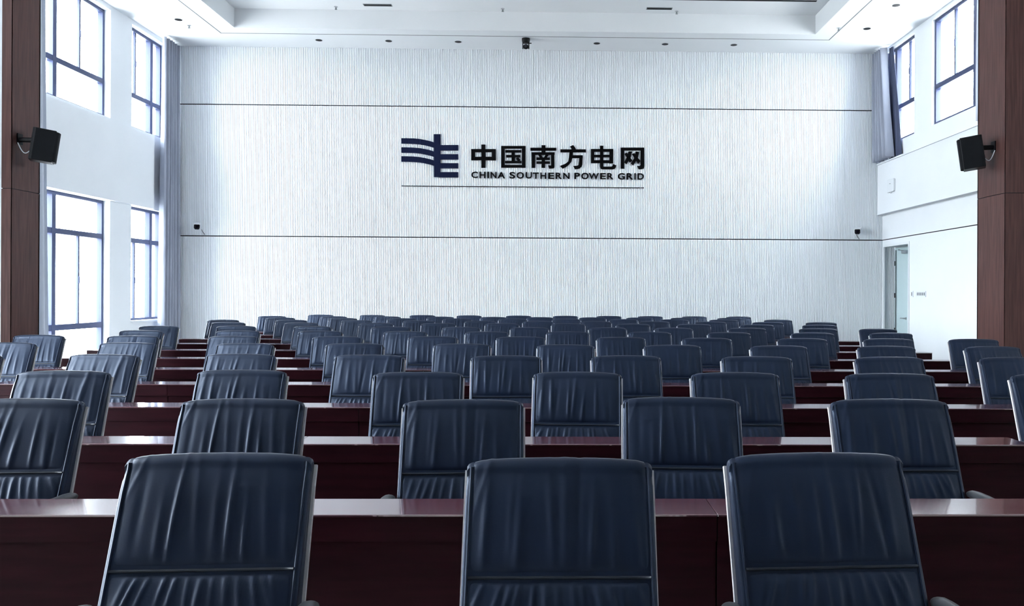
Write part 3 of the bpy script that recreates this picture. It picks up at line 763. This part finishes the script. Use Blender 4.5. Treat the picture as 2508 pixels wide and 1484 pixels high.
def pad_mesh(s):
    mb = MB(); secs = []
    ys_ = [-.155, -.162, -.175, -.21, -.28, -.35, -.39, -.405, -.412]
    sc = [.35, .7, .92, 1, 1, 1, .92, .7, .35]
    n = 12; vs = []; fs = []
    for y, k in zip(ys_, sc):
        for q in range(n):
            t = 2 * math.pi * q / n
            vs.append((s * .283 + .029 * k * math.cos(t), y, .650 + .017 * k * math.sin(t) + .006 * math.sin((y + .155) / .26 * math.pi) * -1))
    for i in range(len(ys_) - 1):
        for q in range(n):
            q2 = (q + 1) % n; fs.append((i * n + q, (i + 1) * n + q, (i + 1) * n + q2, i * n + q2))
    fs.append(tuple(range(n))); fs.append(tuple(range(len(ys_) * n - 1, (len(ys_) - 1) * n - 1, -1)))
    mb.add(vs, fs); return mb.mesh('arm_pad', M['arm_pad'], 180)
bar_me = MB().box(-.2515, .2515, -.50, -.48, .377, .393).box(-.2515, .2515, -.29, -.27, .377, .393).mesh('cross_bar', M['chrome'])
foot_me = MB().box(-.2515, .2515, -.10, -.08, .004, .020).mesh('floor_bar', M['chrome'])
sf = {s: side_frame_mesh(s) for s in (-1, 1)}; am = {s: arm_mesh(s) for s in (-1, 1)}; pm = {s: pad_mesh(s) for s in (-1, 1)}

def make_chair(v):
    o = empty('conference_chair')
    put('backrest', body_me, o); put('upper_cushion', upper_mes[v % 5], o); put('lumbar_cushion', lower_mes[v % 4], o)
    put('seam_band', seam_me, o); put('seat', seat_me, o)
    for s in (-1, 1):
        put('side_frame', sf[s], o)
        a = put('armrest', am[s], o); put('arm_pad', pm[s], a)
    put('cross_bar', bar_me, o); put('floor_bar', foot_me, o)
    return o
CHAIRS = [
    [(-0.93, 0.02), (0.01, -0.04), (0.73, 0.03)],
    [(-2.22, -0.03), (-1.31, -0.02), (-0.39, -0.03), (0.54, 0.06), (1.43, 0.02)],
    [(-2.76, -0.02), (-1.8, 0.06), (-0.78, -0.03), (0.12, -0.0), (1.02, 0.0), (1.9, -0.03), (2.85, -0.03)],
    [(-4.17, -0.03), (-3.2, -0.03), (-2.27, 0.04), (-1.34, 0.0), (-0.36, -0.03), (0.5, 0.01), (1.44, -0.03), (2.4, -0.03), (3.32, -0.03)],
    [(-4.74, 0.0), (-3.73, 0.06), (-2.7, 0.01), (-1.77, 0.06), (-0.83, 0.06), (0.08, 0.0), (1.01, 0.0), (1.94, -0.03), (2.89, -0.03), (3.83, -0.03)],
    [(-5.25, 0.06), (-4.26, -0.03), (-3.26, -0.01), (-2.22, -0.01), (-1.27, 0.06), (-0.37, 0.06), (0.66, 0.06), (1.53, -0.03), (2.51, -0.03), (3.4, -0.03), (4.28, -0.03)],
    [(-4.77, -0.03), (-3.67, -0.03), (-2.73, -0.02), (-1.75, -0.03), (-0.81, -0.03), (0.13, 0.06), (1.09, 0.06), (2.02, 0.03), (3.0, 0.01), (3.95, 0.06)],
    [(-5.17, -0.03), (-4.21, 0.06), (-3.21, 0.06), (-2.17, -0.03), (-1.25, -0.03), (-0.36, -0.03), (0.67, 0.03), (1.54, -0.01), (2.53, 0.06), (3.45, -0.03), (4.25, -0.03)],
    [(-4.83, 0.06), (-3.75, 0.01), (-2.65, -0.02), (-1.74, -0.03), (-0.81, 0.03), (0.17, 0.06), (1.13, 0.06), (2.04, 0.06), (2.96, -0.03), (3.89, -0.03)],
    [(-5.33, -0.01), (-4.27, 0.05), (-3.22, 0.05), (-2.22, -0.0), (-1.23, -0.03), (-0.3, -0.03), (0.63, -0.03), (1.58, 0.05), (2.5, 0.05), (3.41, -0.03), (4.28, -0.03)],
    [(-4.83, 0.05), (-3.72, -0.03), (-2.7, -0.03), (-1.74, -0.03), (-0.77, -0.03), (0.17, 0.05), (1.17, -0.03), (2.06, -0.03), (2.93, -0.03), (3.91, 0.05)],
    [(-5.29, -0.03), (-4.16, 0.0), (-3.17, 0.02), (-2.17, -0.03), (-1.18, -0.03), (-0.31, -0.03), (0.67, -0.03), (1.55, -0.03), (2.38, -0.03), (3.26, -0.03)],
    [(-4.69, 0.05), (-3.65, -0.03), (-2.68, 0.05), (-1.74, -0.03), (-0.76, -0.03), (0.17, -0.03), (1.04, -0.01), (1.86, -0.02), (2.74, -0.03), (3.63, -0.03)]]
CHAIR_Y = [2.21, 3.37, 4.52, 5.71, 6.92, 8.08, 9.22, 10.42, 11.68, 12.76, 13.86, 14.83, 15.77]
SPECIAL = {(0, 0): 'large blue-black leather chair in the nearest row, leftmost, with creased upper cushion',
           (0, 1): 'large blue-black leather chair in the nearest row, the middle one of three',
           (0, 2): 'large blue-black leather chair in the nearest row, rightmost, bright chrome frame on its left side'}
YAW = {(0, 0): 2.5, (0, 1): 0, (0, 2): 3.0}
rnd = random.Random(5)
for n, row in enumerate(CHAIRS):
    for i, (x, dy) in enumerate(row):
        v = (n * 3 + i * 2 + (i // 3)) % 20
        o = make_chair(v)
        o.location = (x, CHAIR_Y[n] + dy, 0)
        o.rotation_euler = (0, 0, R(YAW.get((n, i), rnd.uniform(-3.5, 3.5))))
        lb = SPECIAL.get((n, i), 'blue-black leather chair, %s in the %s row of chairs from the front' % (place(i, len(row)), ORD[n]))
        tag(o, lb, 'chair', 'conference chairs in rows')
